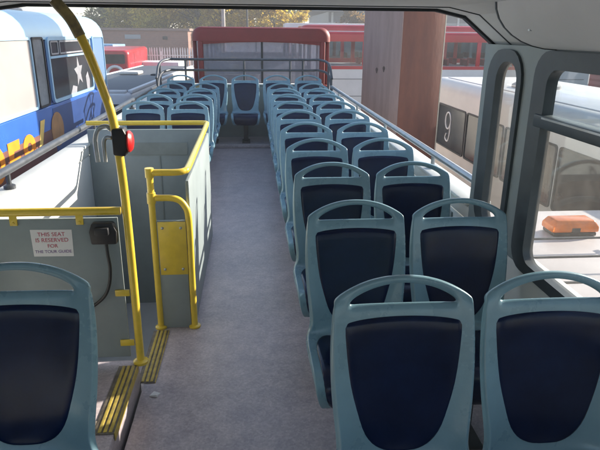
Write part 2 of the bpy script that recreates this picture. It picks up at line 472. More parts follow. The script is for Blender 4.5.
def make_seat():
    root = empty('bus_seat')
    N = len(prof); K = len(US); V = []; F = []
    for i in range(N):
        for u in US: V.append(shell_pt(i if i < N - 1 else N - 1.001, u=u))
    for i in range(N - 1):
        for j in range(K - 1):
            F.append((i * K + j, i * K + j + 1, (i + 1) * K + j + 1, (i + 1) * K + j))
    # handle arch
    base = (N - 1) * K; hole = .163
    lo = []; mid = []; hi = []
    for j, u in enumerate(US):
        x = u * .206; yb = V[base + j][1]
        zo = .983 - .068 * (abs(u) ** 2.2) - (.004 if abs(u) == 1 else 0)
        zi = .9585 - .052 * (x / hole) ** 2
        if abs(x) < hole - .003: lo.append(len(V)); V.append((x, yb + .008, zi)); zl = zi
        else: lo.append(base + j); zl = .903
        mid.append(len(V)); V.append((x, yb + .008, (zl + zo) / 2)); 
        hi.append(len(V)); V.append((x, yb + .010, zo))
    for j in range(K - 1):
        F.append((lo[j], lo[j + 1], mid[j + 1], mid[j])); F.append((mid[j], mid[j + 1], hi[j + 1], hi[j]))
    me = bpy.data.meshes.new('shell'); me.from_pydata(V, [], F); me.update()
    bm = bmesh.new(); bm.from_mesh(me); bmesh.ops.recalc_face_normals(bm, faces=bm.faces)
    fc = max(bm.faces, key=lambda q: q.calc_center_median().z)
    if fc.normal.y > 0: bmesh.ops.reverse_faces(bm, faces=bm.faces)
    bm.to_mesh(me); bm.free()
    o = bpy.data.objects.new('shell', me); COL.objects.link(o); me.materials.append(M_shell)
    md = o.modifiers.new('s', 'SOLIDIFY'); md.thickness = .026; md.offset = -1; md.use_even_offset = False
    md = o.modifiers.new('b', 'SUBSURF'); md.levels = 2; md.render_levels = 2
    bake(o); o.data.shade_smooth(); o.parent = root
    # back insert
    tab = [(.452, .030), (.457, .060), (.468, .084), (.49, .106), (.53, .127), (.59, .144), (.66, .163), (.74, .173), (.82, .179), (.853, .180)]
    V = []; F = []; K = 11
    for i, (z, hw) in enumerate(tab):
        for j in range(K):
            u = -1 + 2 * j / (K - 1); x = u * hw
            zz = z + (.014 * (1 - u * u) if z > .84 else .007 * (1 - u * u) if z > .8 else 0)
            zz = min(zz, .87)
            V.append(shell_pt(s_of_z(zz), x=x, off=.0065 - .004 * (abs(u) ** 6)))
    for i in range(len(tab) - 1):
        for j in range(K - 1): F.append((i * K + j, i * K + j + 1, (i + 1) * K + j + 1, (i + 1) * K + j))
    def pad(name, V, F):
        me = bpy.data.meshes.new(name); me.from_pydata(V, [], F); me.update()
        bm = bmesh.new(); bm.from_mesh(me); bmesh.ops.recalc_face_normals(bm, faces=bm.faces)
        fc = max(bm.faces, key=lambda q: q.calc_center_median().z)
        if (fc.normal.y > 0 and abs(fc.normal.y) > abs(fc.normal.z)) or (abs(fc.normal.z) > abs(fc.normal.y) and fc.normal.z < 0): bmesh.ops.reverse_faces(bm, faces=bm.faces)
        bm.to_mesh(me); bm.free()
        o = bpy.data.objects.new(name, me); COL.objects.link(o); me.materials.append(M_pad)
        md = o.modifiers.new('s', 'SOLIDIFY'); md.thickness = .018; md.offset = -1
        md = o.modifiers.new('b', 'SUBSURF'); md.levels = 1; md.render_levels = 1
        bake(o); o.data.shade_smooth(); o.parent = root
    pad('back_pad', V, F)
    V = []; F = []
    ss = [.2, 1, 2, 3, 4, 5, 6, 6.8, 7.4]
    for s in ss:
        hw = prof_at(s)[2] - .030 - (.02 if s < .5 else 0) - (.035 if s > 7.2 else .012 if s > 6.5 else 0)
        for j in range(K):
            u = -1 + 2 * j / (K - 1)
            V.append(shell_pt(s, x=u * hw, off=.014 - .007 * abs(u) ** 4))
    for i in range(len(ss) - 1):
        for j in range(K - 1): F.append((i * K + j, i * K + j + 1, (i + 1) * K + j + 1, (i + 1) * K + j))
    pad('seat_cushion', V, F)
    # dark underframe
    q = MB(); q.box(-.17, .17, -.36, -.12, .335, .372); q.build('seat_bracket', M_leg, root, bevel=.006)
    q = MB(); q.box(-.035, .035, -.30, -.19, .022, .334); q.build('leg', M_leg, root, bevel=.008)
    q = MB(); q.box(-.06, .06, -.38, -.10, .0, .021); q.build('foot_plate', M_leg, root, bevel=.004)
    return root
seat0 = make_seat()
first = [True]
def seat(x, y, z, label, group):
    o = seat0 if first[0] else copy_tree(seat0)
    first[0] = False
    o.location = (x, y, z); o.rotation_euler = (0, 0, R(random.uniform(-.5, .5)))
    tag(o, label, 'seat', group); return o
ORD = ['first', 'second', 'third', 'fourth', 'fifth', 'sixth', 'seventh', 'eighth', 'ninth', 'tenth']
XA, SP, Y0, PT = .431, .449, 1.507, .735
for i in range(10):
    y = 1.455 if i == 0 else Y0 + PT * i
    seat(XA, y, 0, 'pale blue aisle seat, %s pair back from the roofed end, windowed side' % ORD[i], 'seat pairs along the windowed side')
    seat(XA + SP, y, 0, 'pale blue wall-side seat, %s pair back from the roofed end, windowed side' % ORD[i], 'seat pairs along the windowed side')
for i in range(4):
    y = Y0 + PT * (6 + i)
    seat(-.644, y, 0, 'pale blue aisle seat, %s pair behind the yellow stair rail' % ORD[i], 'seat pairs behind the stairs')
    seat(-.644 - SP, y, 0, 'pale blue wall-side seat, %s pair behind the yellow stair rail' % ORD[i], 'seat pairs behind the stairs')
bn = ['pale blue rear bench seat in the corner on the stair side', 'pale blue rear bench seat between stair-side corner and centre seat', 'centre seat of the rear bench facing up the aisle',
      'pale blue rear bench seat between centre seat and pillar-side corner', 'pale blue rear bench seat in the corner on the pillar side']
for k in range(5): seat(-.085 + (k - 2) * .484, 8.93, .055, bn[k], 'seats of the rear bench')
gs = seat(-.665, 1.50, .05, 'pale blue tour guide seat on the raised platform before the stair screen', None)
for ch in gs.children:
    if ch.name.startswith('leg'): ch.scale.z = .79; ch.location.z = .068
    if ch.name.startswith('foot'): ch.location.z = .0705

# ------------------------------------------------------------------ stair screens, poles, treads
# front screen with yellow top rail
t = empty('stair_screen', (-.9, PY, .12), 0, 'grey panel with yellow top rail between tour guide seat and stairs', 'panel')
L = (.9, -PY, -.12)
b = MB(); b.box(XL + .002, -.60, PY - .008, PY + .008, .16, .862); b.build('panel', M_panel, t, bevel=.003, loc=L)
b = MB(); b.tube([(XL + .002, PY, .892), (-.585, PY, .892)], .019, 12); b.build('top_rail', M_yel, t, smooth=True, loc=L)
for x in (-1.04, -.76):
    b = MB(); b.box(x - .016, x + .016, PY - .016, PY - .0085, .835, .885); b.lathe([(.006, 0), (.006, -.004)], (x, PY - .016, .848), 'y', 8); b.build('bracket', M_yel, t, bevel=.003, loc=L)
for z in (.50, .24):
    b = MB(); b.box(-.64, -.575, PY - .018, PY - .0085, z - .016, z + .016); b.build('bracket', M_yel, t, bevel=.003, loc=L)
# tall yellow pole, bent to the ceiling
xp = -.556
t = empty('grab_pole', (xp, PY, .12), 0, 'tall yellow grab pole bending up to the roof edge', 'pole')
L = (-xp, -PY, -.12)
pts = smoothpath([(xp, PY, .122), (xp, PY, .6), (xp - .004, PY, 1.0), (xp - .02, PY, 1.27), (xp - .052, PY, 1.42), (xp - .10, PY, 1.58), (xp - .15, PY, 1.69), (xp - .20, PY, 1.756)], 6)
b = MB(); b.tube(pts, .0185, 14); b.build('tube', M_yel, t, smooth=True, loc=L)
pts = smoothpath([(xp - .118, PY, 1.622), (xp - .15, PY, 1.69), (xp - .202, PY, 1.755)], 5)
b = MB(); b.tube(pts, .0225, 14); b.build('shaded_sleeve', mat('shaded_yellow', (.34, .27, .10), .45, col2=(.16, .13, .07), vscale=20), t, smooth=True, loc=L)  # darker tone paints the ceiling shade on the pole top
b = MB(); b.lathe([(.036, 0), (.036, .012), (.022, .02)], (xp, PY, .121), 'z', 16); b.build('foot_flange', M_yel, t, smooth=True, loc=L)
# bell push on the pole
t = empty('bell_push', (xp, PY, 1.17), 0, 'black bell push box with red button on the tall yellow pole', 'button')
L = (-xp, -PY, -1.17)
b = MB(); b.prism([(xp - .028 + .0, 1.145), (xp + .022, 1.14), (xp + .034, 1.17), (xp + .034, 1.23), (xp + .020, 1.262), (xp - .028, 1.255)], 'y', PY - .034, PY + .034); b.build('housing', M_black, t, bevel=.008, loc=L)
b = MB(); b.lathe([(.046, 0), (.046, .006), (.036, .016), (.016, .021)], (xp + .034, PY, 1.20), 'x', 20); b.build('button', M_red, t, smooth=True, loc=L)
# small hook bracket left of the pole
b = MB(); pz = 1.245
b.tube(smoothpath([(-.66, PY + .01, 1.11), (-.662, PY + .01, 1.2), (-.645, PY + .01, 1.25), (-.612, PY + .01, 1.262), (-.592, PY + .005, 1.25)], 5), .010, 10)
b.tube(smoothpath([(-.628, PY + .01, 1.11), (-.628, PY + .01, 1.19), (-.615, PY + .01, 1.215), (-.592, PY + .005, 1.215)], 5), .009, 10)
tag(b.build('hook_bracket', M_steel, smooth=True), 'small bent metal tube bracket clamped beside the bell push', 'bracket')
# notice
t = empty('notice', (-.89, PY - .0095, .75), 0, 'white notice reserving the seat for the tour guide on grey panel', 'sign')
b = MB(); b.prism([(-.088, .064), (.090, .062), (.086, -.064), (-.086, -.062)], 'y', 0, .001); b.build('board', M_signw, t)
for s, z, sz, M in (('THIS SEAT', .033, .026, M_ink), ('IS RESERVED', .006, .026, M_ink), ('FOR', -.021, .024, M_ink), ('THE TOUR GUIDE', -.046, .0195, M_inkb)):
    text(s, sz, M, t, (0, -.0008, z), (R(90), 0, 0), ext=.0003)
# handset holder and coiled lead
t = empty('microphone_holder', (-.658, PY - .012, .80), 0, 'black microphone socket with hanging cable on the grey stair screen', 'microphone')
b = MB(); b.prism([(-.055, -.05), (.055, -.05), (.06, .01), (.045, .05), (-.045, .05), (-.06, .01)], 'y', -.035, .0025); b.build('housing', M_black, t, bevel=.008)
b = MB(); b.box(-.03, .03, -.06, -.036, .0, .035); b.build('clip', M_black, t, bevel=.006)
b = MB(); b.tube(smoothpath([(0.005, -.015, -.05), (.008, -.02, -.10), (.012, -.02, -.17), (.0, -.02, -.25), (-.03, -.02, -.31), (-.09, -.02, -.36), (-.16, -.02, -.40), (-.2, -.01, -.50)], 6), .0075, 8); b.build('cable', M_black, t, smooth=True)
# side partition between stairs and aisle
xs, ya, yb = -.354, 3.0, 4.60
t = empty('stair_partition', (xs, ya, 0), 0, 'grey partition with yellow tube top rail between stairs and aisle', 'partition')
L = (-xs, -ya, 0)
b = MB(); b.box(xs - .012, xs + .006, ya + .03, yb, .002, .875); b.build('panel', M_panel, t, bevel=.003, loc=L)
b = MB(); b.box(XL + .002, xs - .014, yb - .004, yb + .02, -1.2, .905); b.build('rear_panel', M_panel, t, bevel=.003, loc=L)
b = MB(); b.box(-1.0, -.52, yb - .010, yb - .005, .70, .80); b.box(-.75, -.74, yb - .010, yb - .005, .0, .69); b.build('panel_strip', mat('panel_dark', (.22, .25, .24), .5, var=.1), t, loc=L)
b = MB(); b.box(-.535, xs - .02, ya - .006, ya + .012, .003, .66); b.build('front_panel', M_panel, t, bevel=.003, loc=L)
b = MB(); b.box(-.525, xs - .018, ya - .012, ya - .007, .34, .655); pl = b.build('yellow_plate', M_yel, t, bevel=.002, loc=L)
for x, z in ((-.50, .62), (-.50, .375), (-.40, .62), (-.40, .375)):
    b = MB(); b.lathe([(.008, 0), (.008, -.004), (.003, -.006)], (x, ya - .012, z), 'y', 8); b.build('screw', M_steel, pl)
# posts: inner post full height with T-joint, outer post bending in below the rail
xi = -.548
b = MB(); b.tube([(xi, ya, .003), (xi, ya, .93)], .0185, 12); b.lathe([(.024, 0), (.024, .05)], (xi, ya, .905), 'z', 12); b.lathe([(.024, 0), (.024, .06)], (xi, ya, .76), 'z', 12); b.build('post', M_yel, t, smooth=True, loc=L)
b = MB(); b.tube(smoothpath([(xs, ya, .003), (xs, ya, .35), (xs, ya, .66), (xs - .02, ya, .745), (xs - .07, ya, .785), (xi + .02, ya, .79)], 6), .0185, 12); b.build('post', M_yel, t, smooth=True, loc=L)
for x in (xi, xs):
    b = MB(); b.lathe([(.034, 0), (.034, .01), (.02, .016)], (x, ya, .0015), 'z', 14); b.build('foot_flange', M_yel, t, smooth=True, loc=L)
pts = smoothpath([(xi, ya, .93), (xi + .06, ya, .93), (xs - .06, ya, .93), (xs - .015, ya + .02, .932), (xs, ya + .09, .935), (xs, ya + .5, .938), (xs, yb - .12, .952), (xs - .01, yb - .03, .955), (xs - .05, yb + .005, .955), (xs - .3, yb + .005, .955), (XL + .002, yb + .005, .955)], 6)
b = MB(); b.tube(pts, .0185, 12); b.build('top_rail', M_yel, t, smooth=True, loc=L)
# nosing strips
def nosing(pts0, pts1, z, label):
    t = empty('step_nosing', (pts0[0], pts0[1], z), 0, label, 'step edge', 'yellow ribbed step edges')
    x0, y0 = pts0; x1, y1 = pts1
    d = Vector((x1 - x0, y1 - y0, 0)); l = d.length; a = math.atan2(d.y, d.x); t.rotation_euler.z = a
    b = MB(); b.box(0, l, -.0, .085, .0008, .005); b.build('plate', M_tread, t, bevel=.0015)
    for k, o in enumerate((.008, .030, .052)):
        b = MB(); b.box(.006, l - .006, o, o + .014, .0052, .009); b.build('rib', M_yel2, t, bevel=.0015)
    b = MB(); b.box(0, l, -.004, -.0005, -.03, .006); b.build('lip', M_yel2, t)
nosing((-.569, 1.92), (-.569, PY - .03), .12, 'yellow ribbed edge strip along the raised seat platform')
nosing((-.87, 1.918), (-.655, 1.918), .12, 'short yellow ribbed strip crossing the platform behind the tour guide seat')
nosing((-.50, PY), (-.50, 2.96), .0, 'yellow ribbed edge strip at the head of the stairs')
# stairs going down
for k in range(7):
    z = -.21 * (k + 1)
    b = MB(); 
    if k < 2: b.box(XL + .002, -.56, PY + .03, 3.0, z - .04, z)
    else: b.box(XL + .002, -.40, 3.0 + (k - 2) * .26, 3.26 + (k - 2) * .26, z - .04, z)
    struct(b, 'stair_tread', M_floor)
b = MB(); b.box(-.556, -.548, PY + .03, 3.0, -2.0, -.003).box(-.385, -.375, 3.02, yb, -2.0, -.003)
struct(b, 'stairwell_lining', M_panel)
b = MB(); b.loft([[(-.506, 2.33, .0012), (-.47, 2.322, .0012), (-.458, 2.352, .0012), (-.492, 2.362, .0012)], [(-.507, 2.332, .006), (-.472, 2.325, .012), (-.46, 2.352, .004), (-.49, 2.36, .010)]])
tag(b.build('paper_scrap', M_signw), 'scrap of white paper on the floor by the stair edge strip', 'paper')
# yellow locker at the rear corner
b = MB(); b.box(XL + .12, XL + .42, YB - .14, YB - .02, .62, .90)
lk = empty('locker', (XL + .27, YB - .08, .62), 0, 'small yellow box in the rear corner behind the railing bars', 'box')
b.build('body', M_yel, lk, bevel=.01, loc=(-(XL + .27), -(YB - .08), -.62))
b = MB(); b.box(XL + .115, XL + .425, YB - .145, YB - .015, .902, .93); b.build('lid', M_yel, lk, bevel=.008, loc=(-(XL + .27), -(YB - .08), -.62))
#PART2
# ------------------------------------------------------------------ vehicles round the bus
M_tyre = mat('tyre', (.02, .02, .02), .8, bump=.1)
M_rim = mat('wheel_rim', (.35, .35, .36), .4, metal=.5, var=.1)
M_dark = mat('dark_glass', (.030, .034, .038), .12, spec=.4, var=.3, vscale=1.5)
M_gask = mat('gasket', (.02, .02, .022), .6)
M_lamp = mat('lamp_lens', (.75, .75, .72), .15)
M_trim = mat('grey_trim', (.25, .25, .26), .5)

def section(hw, z0, z1, r, n=6):
    P = [(-hw, z0), (hw, z0)]
    for i in range(n + 1):
        a = R(90 * i / n); P.append((hw - r + r * math.cos(a), z1 - r + r * math.sin(a)))
    for i in range(n + 1):
        a = R(90 + 90 * i / n); P.append((-hw + r + r * math.cos(a), z1 - r + r * math.sin(a)))
    return P
def body_loft(hw, L, z0, z1, r, rp, drop=.35, n=6, rake=0.):
    """rounded box along +y; plan corners rounded by rp at both ends"""
    rings = []
    st = []
    for i in range(n + 1):
        a = R(90 * i / n); st.append((rp * (1 - math.sin(a)), rp * (1 - math.cos(a)) if False else rp * (1 - math.sin(R(90 - 0)) ) ))
    st = [(rp * (1 - math.cos(R(90 * i / n))), rp * (1 - math.sin(R(90 * i / n)))) for i in range(n + 1)]   # (y, inset)
    full = [(y, ins) for y, ins in st] + [(L - y, ins) for y, ins in reversed(st)]
    for y, ins in full:
        rings.append([(x, y + (rake * (z - z0) * (1 if y < L / 2 else -1)), z) for x, z in section(hw - ins, z0, z1 - ins * drop, max(.02, min(r, hw - ins - .05)))])
    mb = MB(); mb.loft(rings); return mb
def wheels(root, hw, ys, r=.48):
    for y in ys:
        for s in (-1, 1):
            b = MB(); b.lathe([(r * .6, 0), (r * .95, .0), (r, .05), (r, .22), (r * .95, .27), (r * .6, .27)], (s * (hw - .275) if s > 0 else -hw + .005, y, r), 'x', 24)
            wh = b.build('wheel', M_tyre, root, smooth=True)
            b = MB(); b.lathe([(r * .58, .06), (r * .58, .215), (r * .2, .235), (r * .2, .05)], (s * (hw - .275) if s > 0 else -hw + .005, y, r), 'x', 20); b.build('rim', M_rim, wh, smooth=True)
def pane_x(root, x, y0, y1, z0, z1, Mg, r=.07, fr=.035, th=.02, Mf=None, name='window'):
    """window in a wall facing +-x: frame ring with recessed glass"""
    s = 1 if x > 0 else -1
    b = MB(); xa, xb = sorted((x - s * .01, x + s * th)); ring(b, xa, xb, rrect(y0, y1, z0, z1, r), rrect(y0 + fr, y1 - fr, z0 + fr, z1 - fr, max(.01, r - fr * .6)))
    wn = b.build(name, Mf or M_gask, root, smooth=True)
    b = MB(); P = rrect(y0 + fr * .8, y1 - fr * .8, z0 + fr * .8, z1 - fr * .8, max(.01, r - fr * .5)); b.prism(P, 'x', x - s * .004, x + s * .006); b.build('pane', Mg, wn)
    return wn
def pane_y(root, y, x0, x1, z0, z1, Mg, r=.07, fr=.035, s=-1, Mf=None, name='window'):
    b = MB(); ya, yb_ = sorted((y - s * .01, y + s * .02)); ring(b, ya, yb_, rrect(x0, x1, z0, z1, r), rrect(x0 + fr, x1 - fr, z0 + fr, z1 - fr, max(.01, r - fr * .6)))
    b.v = [(q[1], q[0], q[2]) for q in b.v]
    wn = b.build(name, Mf or M_gask, root, smooth=True)
    b = MB(); P = rrect(x0 + fr * .8, x1 - fr * .8, z0 + fr * .8, z1 - fr * .8, max(.01, r - fr * .5)); b.prism(P, 'y', y - s * .004, y + s * .006); b.build('pane', Mg, wn)
    return wn

# ---- blue double-decker alongside (stair side)
M_blue = mat('blue_paint', (.035, .125, .46), .25, var=.10, vscale=1.2, coat=.5)
M_lblue = mat('pale_blue_paint', (.30, .47, .62), .3, var=.06, vscale=1.5, coat=.3)
M_navy = mat('deep_blue_paint', (.025, .060, .20), .3, var=.15, vscale=1.5, coat=.3)
M_film = mat('pale_window_film', (.33, .30, .29), .35, var=.05, vscale=2)
M_org = mat('orange_vinyl', (.85, .27, .02), .4, var=.1, vscale=8)
M_lyel = mat('pale_yellow_vinyl', (.85, .60, .16), .4, var=.1)
M_wfig = mat('white_vinyl', (.23, .23, .25), .5, var=.15, vscale=9)
hw = 1.25
BX, BY = -3.55, -1.9; LB = 11.85
t = empty('double_decker', (BX, BY, GZ), 0, 'blue double-decker bus with pale blue roof parked alongside the stairs', 'bus')
lo = body_loft(hw, LB, .35, 3.28, .02, .35, drop=0); lo.build('lower_body', M_blue, t, smooth=True)
mid = body_loft(hw - .02, LB, 3.281, 4.00, .02, .36, drop=0); mid.build('window_band', M_blue, t, smooth=True)
ro = body_loft(hw, LB, 4.001, 4.31, .29, .42, drop=.25); rf = ro.build('roof', M_lblue, t, smooth=True)
for y in (5.2, 8.2):
    b = MB(); b.box(-.45, .35, y, y + .8, 4.305, 4.36); b.build('roof_hatch', M_trim, rf, bevel=.02)
b = MB(); b.tube([(hw - .40, 1.0, 4.325), (hw - .40, LB - .8, 4.325)], .022, 8); b.build('gutter', M_trim, rf)
zy = lambda Y: Y - BY
for (a, c, M) in ((-1.2, 1.2, M_dark), (1.3, 4.1, M_film), (4.2, 6.42, M_film)):
    pane_x(t, hw, zy(a), zy(c), 3.29, 4.03, M, r=.05, fr=.028, Mf=M_lblue if M is M_film else None)
pane_x(t, hw, zy(6.45), zy(6.80), 3.29, 4.03, mat('grey_window_strip', (.17, .19, .21), .2, var=.15), r=.05, fr=.02)
w2 = pane_x(t, hw, zy(6.92), zy(8.72), 3.29, 4.03, M_dark, r=.07, fr=.04, Mf=M_lblue)
b = MB(); b.box(hw + .004, hw + .022, zy(6.97), zy(8.67), 3.79, 3.815); b.build('hopper_bar', M_lblue, w2)
for (a, c) in ((7.03, 7.30), (7.35, 8.6)):
    b = MB(); ring(b, hw + .005, hw + .016, rrect(zy(a), zy(c), 3.83, 3.985, .02), rrect(zy(a) + .018, zy(c) - .018, 3.848, 3.967, .01)); b.build('hopper_frame', M_wfig, w2)
pane_x(t, hw, zy(8.85), zy(9.50), 3.26, 4.03, mat('blue_glass', (.17, .27, .42), .12, spec=.8), r=.05, fr=.02, Mf=M_lblue)
# pale figure-like decal shapes on the window: star blot and strokes
def blot(cy, cz_, pts, M, name, x=hw + .0075, th=.0015):
    b = MB(); b.prism([(zy(cy) + py, cz_ + pz) for py, pz in pts], 'x', x, x + th); return b.build(name, M, t)
def star(rad, k, inner, rot=0.):
    P = []
    for i in range(2 * k):
        a = rot + math.pi * i / k; r_ = rad if i % 2 == 0 else rad * inner
        P.append((r_ * math.cos(a), r_ * math.sin(a)))
    return P
blot(8.05, 3.58, star(.20, 5, .45, .4), M_wfig, 'window_decal')
blot(8.42, 3.42, [(-.05, -.10), (.08, -.12), (.12, .02), (.05, .14), (-.06, .08)], M_wfig, 'window_decal')
blot(7.75, 3.38, [(-.14, -.05), (.1, -.07), (.16, .02), (-.02, .05)], M_wfig, 'window_decal')
# lower band darker beyond the first bay, orange lettering shapes
b = MB(); b.box(hw + .001, hw + .004, zy(6.86), zy(9.55), 2.72, 3.24); b.build('dark_panel', M_navy, t)
b = MB(); b.box(hw + .001, hw + .004, zy(-1.2), zy(6.84), 2.30, 3.02); b.build('brown_shade_panel', mat('brown_shade', (.20, .09, .07), .4, var=.2, vscale=2), t)  # brown colour painted in for the shaded lower side of the blue body
xo = hw + .0045
def disc(cy, cz_, ry, rz_, M, hole=0.):
    n = 20
    if hole:
        b = MB(); ring(b, xo, xo + .003, [(zy(cy) + ry * math.cos(2 * math.pi * i / n), cz_ + rz_ * math.sin(2 * math.pi * i / n)) for i in range(n)], [(zy(cy) + ry * hole * math.cos(2 * math.pi * i / n), cz_ + rz_ * hole * math.sin(2 * math.pi * i / n)) for i in range(n)])
    else:
        b = MB(); b.prism([(zy(cy) + ry * math.cos(2 * math.pi * i / n), cz_ + rz_ * math.sin(2 * math.pi * i / n)) for i in range(n)], 'x', xo, xo + .003)
    b.build('lettering', M, t)
disc(5.22, 2.93, .17, .17, M_org, .40)
blot(5.62, 2.95, [(-.13, -.13), (.12, -.13), (.14, -.03), (-.02, -.03), (.0, .03), (.15, .03), (.16, .13), (-.13, .13)], M_org, 'lettering', x=xo)
disc(6.02, 2.95, .17, .13, M_org, .35)
blot(6.42, 3.02, [(-.12, -.12), (-.02, -.12), (.14, .14), (.0, .14)], M_lyel, 'lettering', x=xo)
disc(6.95, 2.99, .22, .20, mat('amber_decal', (.38, .20, .08), .4, var=.2))
wheels(t, hw, (2.2, 9.3))

# ---- red double-decker close behind the rear rail
def thru_bus(root, hw, L, zw0, zw1, ztop, Mlow, Mroof, nbay, Mglass, rr=.25, floor2=2.35, seatM=None, rpl=.22, rpr=.34, Mpost=None):
    """upper deck with real window openings all round"""
    lo = body_loft(hw, L, .35, zw0, .02, rpl, drop=0); lo.build('lower_body', Mlow, root, smooth=True)
    ro = body_loft(hw, L, zw1, ztop, rr, rpr, drop=.3); rf = ro.build('roof', Mroof, root, smooth=True)
    bay = (L - .5) / nbay
    for s in (-1, 1):
        for k in range(nbay + 1):
            y = .25 + k * bay
            b = MB(); xs = sorted((s * (hw - .005), s * (hw - .06))); b.box(*xs, y - .075, y + .075, zw0 - .005, zw1 + .005); b.build('pillar', Mpost or Mroof, root, bevel=.01)
        for k in range(nbay):
            y = .25 + k * bay
            b = MB(); x = s * (hw - .03); b.box(x - .003, x + .003, y + .07, y + bay - .07, zw0 - .01, zw1 + .01); b.build('window_pane', Mglass, root)
    for y in (0.06, L - .06):
        for x in (-hw + .145, hw - .145):
            b = MB(); b.box(x - .045, x + .045, y - .06 + (.08 if y > 1 else 0) - .02, y + .06 - (0 if y > 1 else -.02), zw0 - .005, zw1 + .005); b.build('corner_pillar', Mroof, root, bevel=.03)
        b = MB(); b.box(-hw + .15, hw - .15, y - .003, y + .003, zw0 - .01, zw1 + .01)
        e = b.build('end_pane', Mglass, root)
        b = MB(); b.box(-.018, .018, y - .012, y + .012, zw0 - .005, zw1 + .005); b.build('glazing_bar', M_gask, e)
    # seats inside
    if seatM:
        for k in range(int((L - 1.6) / .75)):
            for x in (-.85, -.42, .42, .85):
                b = MB(); y = .9 + k * .75
                b.box(x - .19, x + .19, y, y + .07, zw0 - .35, zw0 + .22); b.build('seat_back', seatM, root, bevel=.03)
M_dred = mat('dull_red_paint', (.19, .020, .018), .5, var=.12, vscale=1.5)
M_bred = mat('bright_red_paint', (.42, .012, .022), .3, var=.10, vscale=1.5, coat=.3)
M_cream = mat('cream_paint', (.62, .58, .53), .4, var=.06, vscale=1.5)
M_white = mat('white_paint', (.66, .64, .63), .4, var=.06, vscale=1.5)
M_sred = mat('red_moquette', (.28, .05, .05), .8, var=.2)
M_sgrey = mat('grey_moquette', (.25, .25, .27), .8, var=.2)
t = empty('double_decker', (.205, 10.25, GZ), 0, 'dull red double-decker with wide end window parked behind the rear railing', 'bus')
thru_bus(t, 1.20, 9.3, 3.22, 3.955, 4.19, M_dred, M_dred, 6, M_tint, rr=.16, rpl=.10, rpr=.13, seatM=M_sgrey)
for s_ in (-1, 1):
    b = MB(); b.box(*sorted((s_ * 1.202, s_ * 1.206)), .3, 9.0, .6, 3.10); b.build('bounce_panel', M_cream, t)  # unseen cream cover, added to keep red bounce light off the coach
b = MB(); b.prism([(-1.08, 3.957), (-1.08, 3.90), (-.5, 3.935), (0, 3.945), (.5, 3.935), (1.08, 3.89), (1.08, 3.957)], 'y', .02, .052); b.build('header', M_dred, t)
for x in (.42, .58, .72, .86):  # pale bars added in place of reflections in the end window
    b = MB(); b.tube([(x, .55, 3.2), (x, .55, 3.9)], .022, 8); b.build('grab_pole', M_wfig, t, smooth=True)
b = MB(); b.box(-.9, .9, 2.6, 2.63, 3.0, 3.7); b.build('pale_backing', M_white, t)  # white board added inside so the end window looks paler
wheels(t, 1.20, (2.4, 7.4))

# ---- red and white bus side-on in the yard
t = empty('double_decker', (12.6, 20.6 + 1.25, GZ), R(90), 'red and white double-decker standing side-on beyond the brown pillar', 'bus')
thru_bus(t, 1.25, 10.2, 3.02, 3.84, 4.16, M_white, M_bred, 7, M_glass, rr=.10, seatM=M_sred)
for s in (-1, 1):
    b = MB(); xs = sorted((s * 1.252, s * 1.256)); b.box(*xs, .3, 9.9, 2.90, 3.015); b.build('red_band', M_bred, t)
b = MB(); b.box(-1.05, 1.05, .4, 9.8, 4.165, 4.19); b.build('roof_panel', M_white, t, bevel=.008)
for z in (2.55, 1.95):
    b = MB(); b.box(1.252, 1.258, .3, 9.9, z, z + .03) if False else b.box(-1.258, -1.252, .3, 9.9, z, z + .03); b.build('trim_strip', M_trim, t)
wheels(t, 1.25, (2.4, 7.8))
t = empty('double_decker', (13.4, 25.4 + 1.25, GZ), R(90), 'further red double-decker, only its roof shows over the red and white bus', 'bus')
thru_bus(t, 1.25, 11.2, 3.10, 3.95, 4.46, M_bred, M_bred, 7, M_glass, rr=.2, seatM=M_sred)
wheels(t, 1.25, (2.4, 8.6))

# ---- cream coach on the windowed side
CX, CY = 5.35, 1.6
t = empty('coach', (CX, CY, GZ), 0, 'cream single-deck coach with white roof parked beyond the side windows', 'coach')
b = body_loft(1.25, 11.5, .35, 3.19, .24, .3, drop=.3); b.build('body', M_cream, t, smooth=True)
b = MB(); b.box(-.98, .98, .5, 11.0, 3.188, 3.205); rf = b.build('roof_panel', M_white, t, bevel=.006)
for y in (5.0, 8.4):
    b = MB(); b.lathe([(.42, 0), (.42, .05), (.32, .11), (.1, .13)], (-.25, y, 3.205), 'z', 20); b.build('roof_vent', M_trim, rf, smooth=True)
ys = [.5, 2.2, 3.9, 5.6, 7.3, 9.0]
for y in ys:
    for s in (-1, 1): pane_x(t, s * 1.25, y, y + 1.64, 1.82, 2.70, M_dark, r=.06, fr=.03)
pe = pane_x(t, -1.25, 10.70, 11.10, 1.82, 2.70, M_dark, r=.06, fr=.03)
pane_y(t, 0, -1.0, 1.0, 1.75, 2.70, M_dark, s=-1)
# white looped mark on the last window
b = MB(); P = []
x = -1.262
cy, cz_ = 9.95, 2.40
pts = [(x, cy + .15 * math.cos(a), cz_ + .17 * math.sin(a)) for a in [R(q) for q in range(0, 360, 18)]]
b.tube(pts, .016, 6, closed=True)
b.tube(smoothpath([(x, cy - .15, cz_ + .05), (x, cy - .145, cz_ - .25), (x, cy - .06, cz_ - .42), (x, cy + .10, cz_ - .38), (x, cy + .05, cz_ - .27)], 6), .016, 6)
b.build('painted_mark', M_signw, t, smooth=True)
wheels(t, 1.25, (2.3, 8.6))

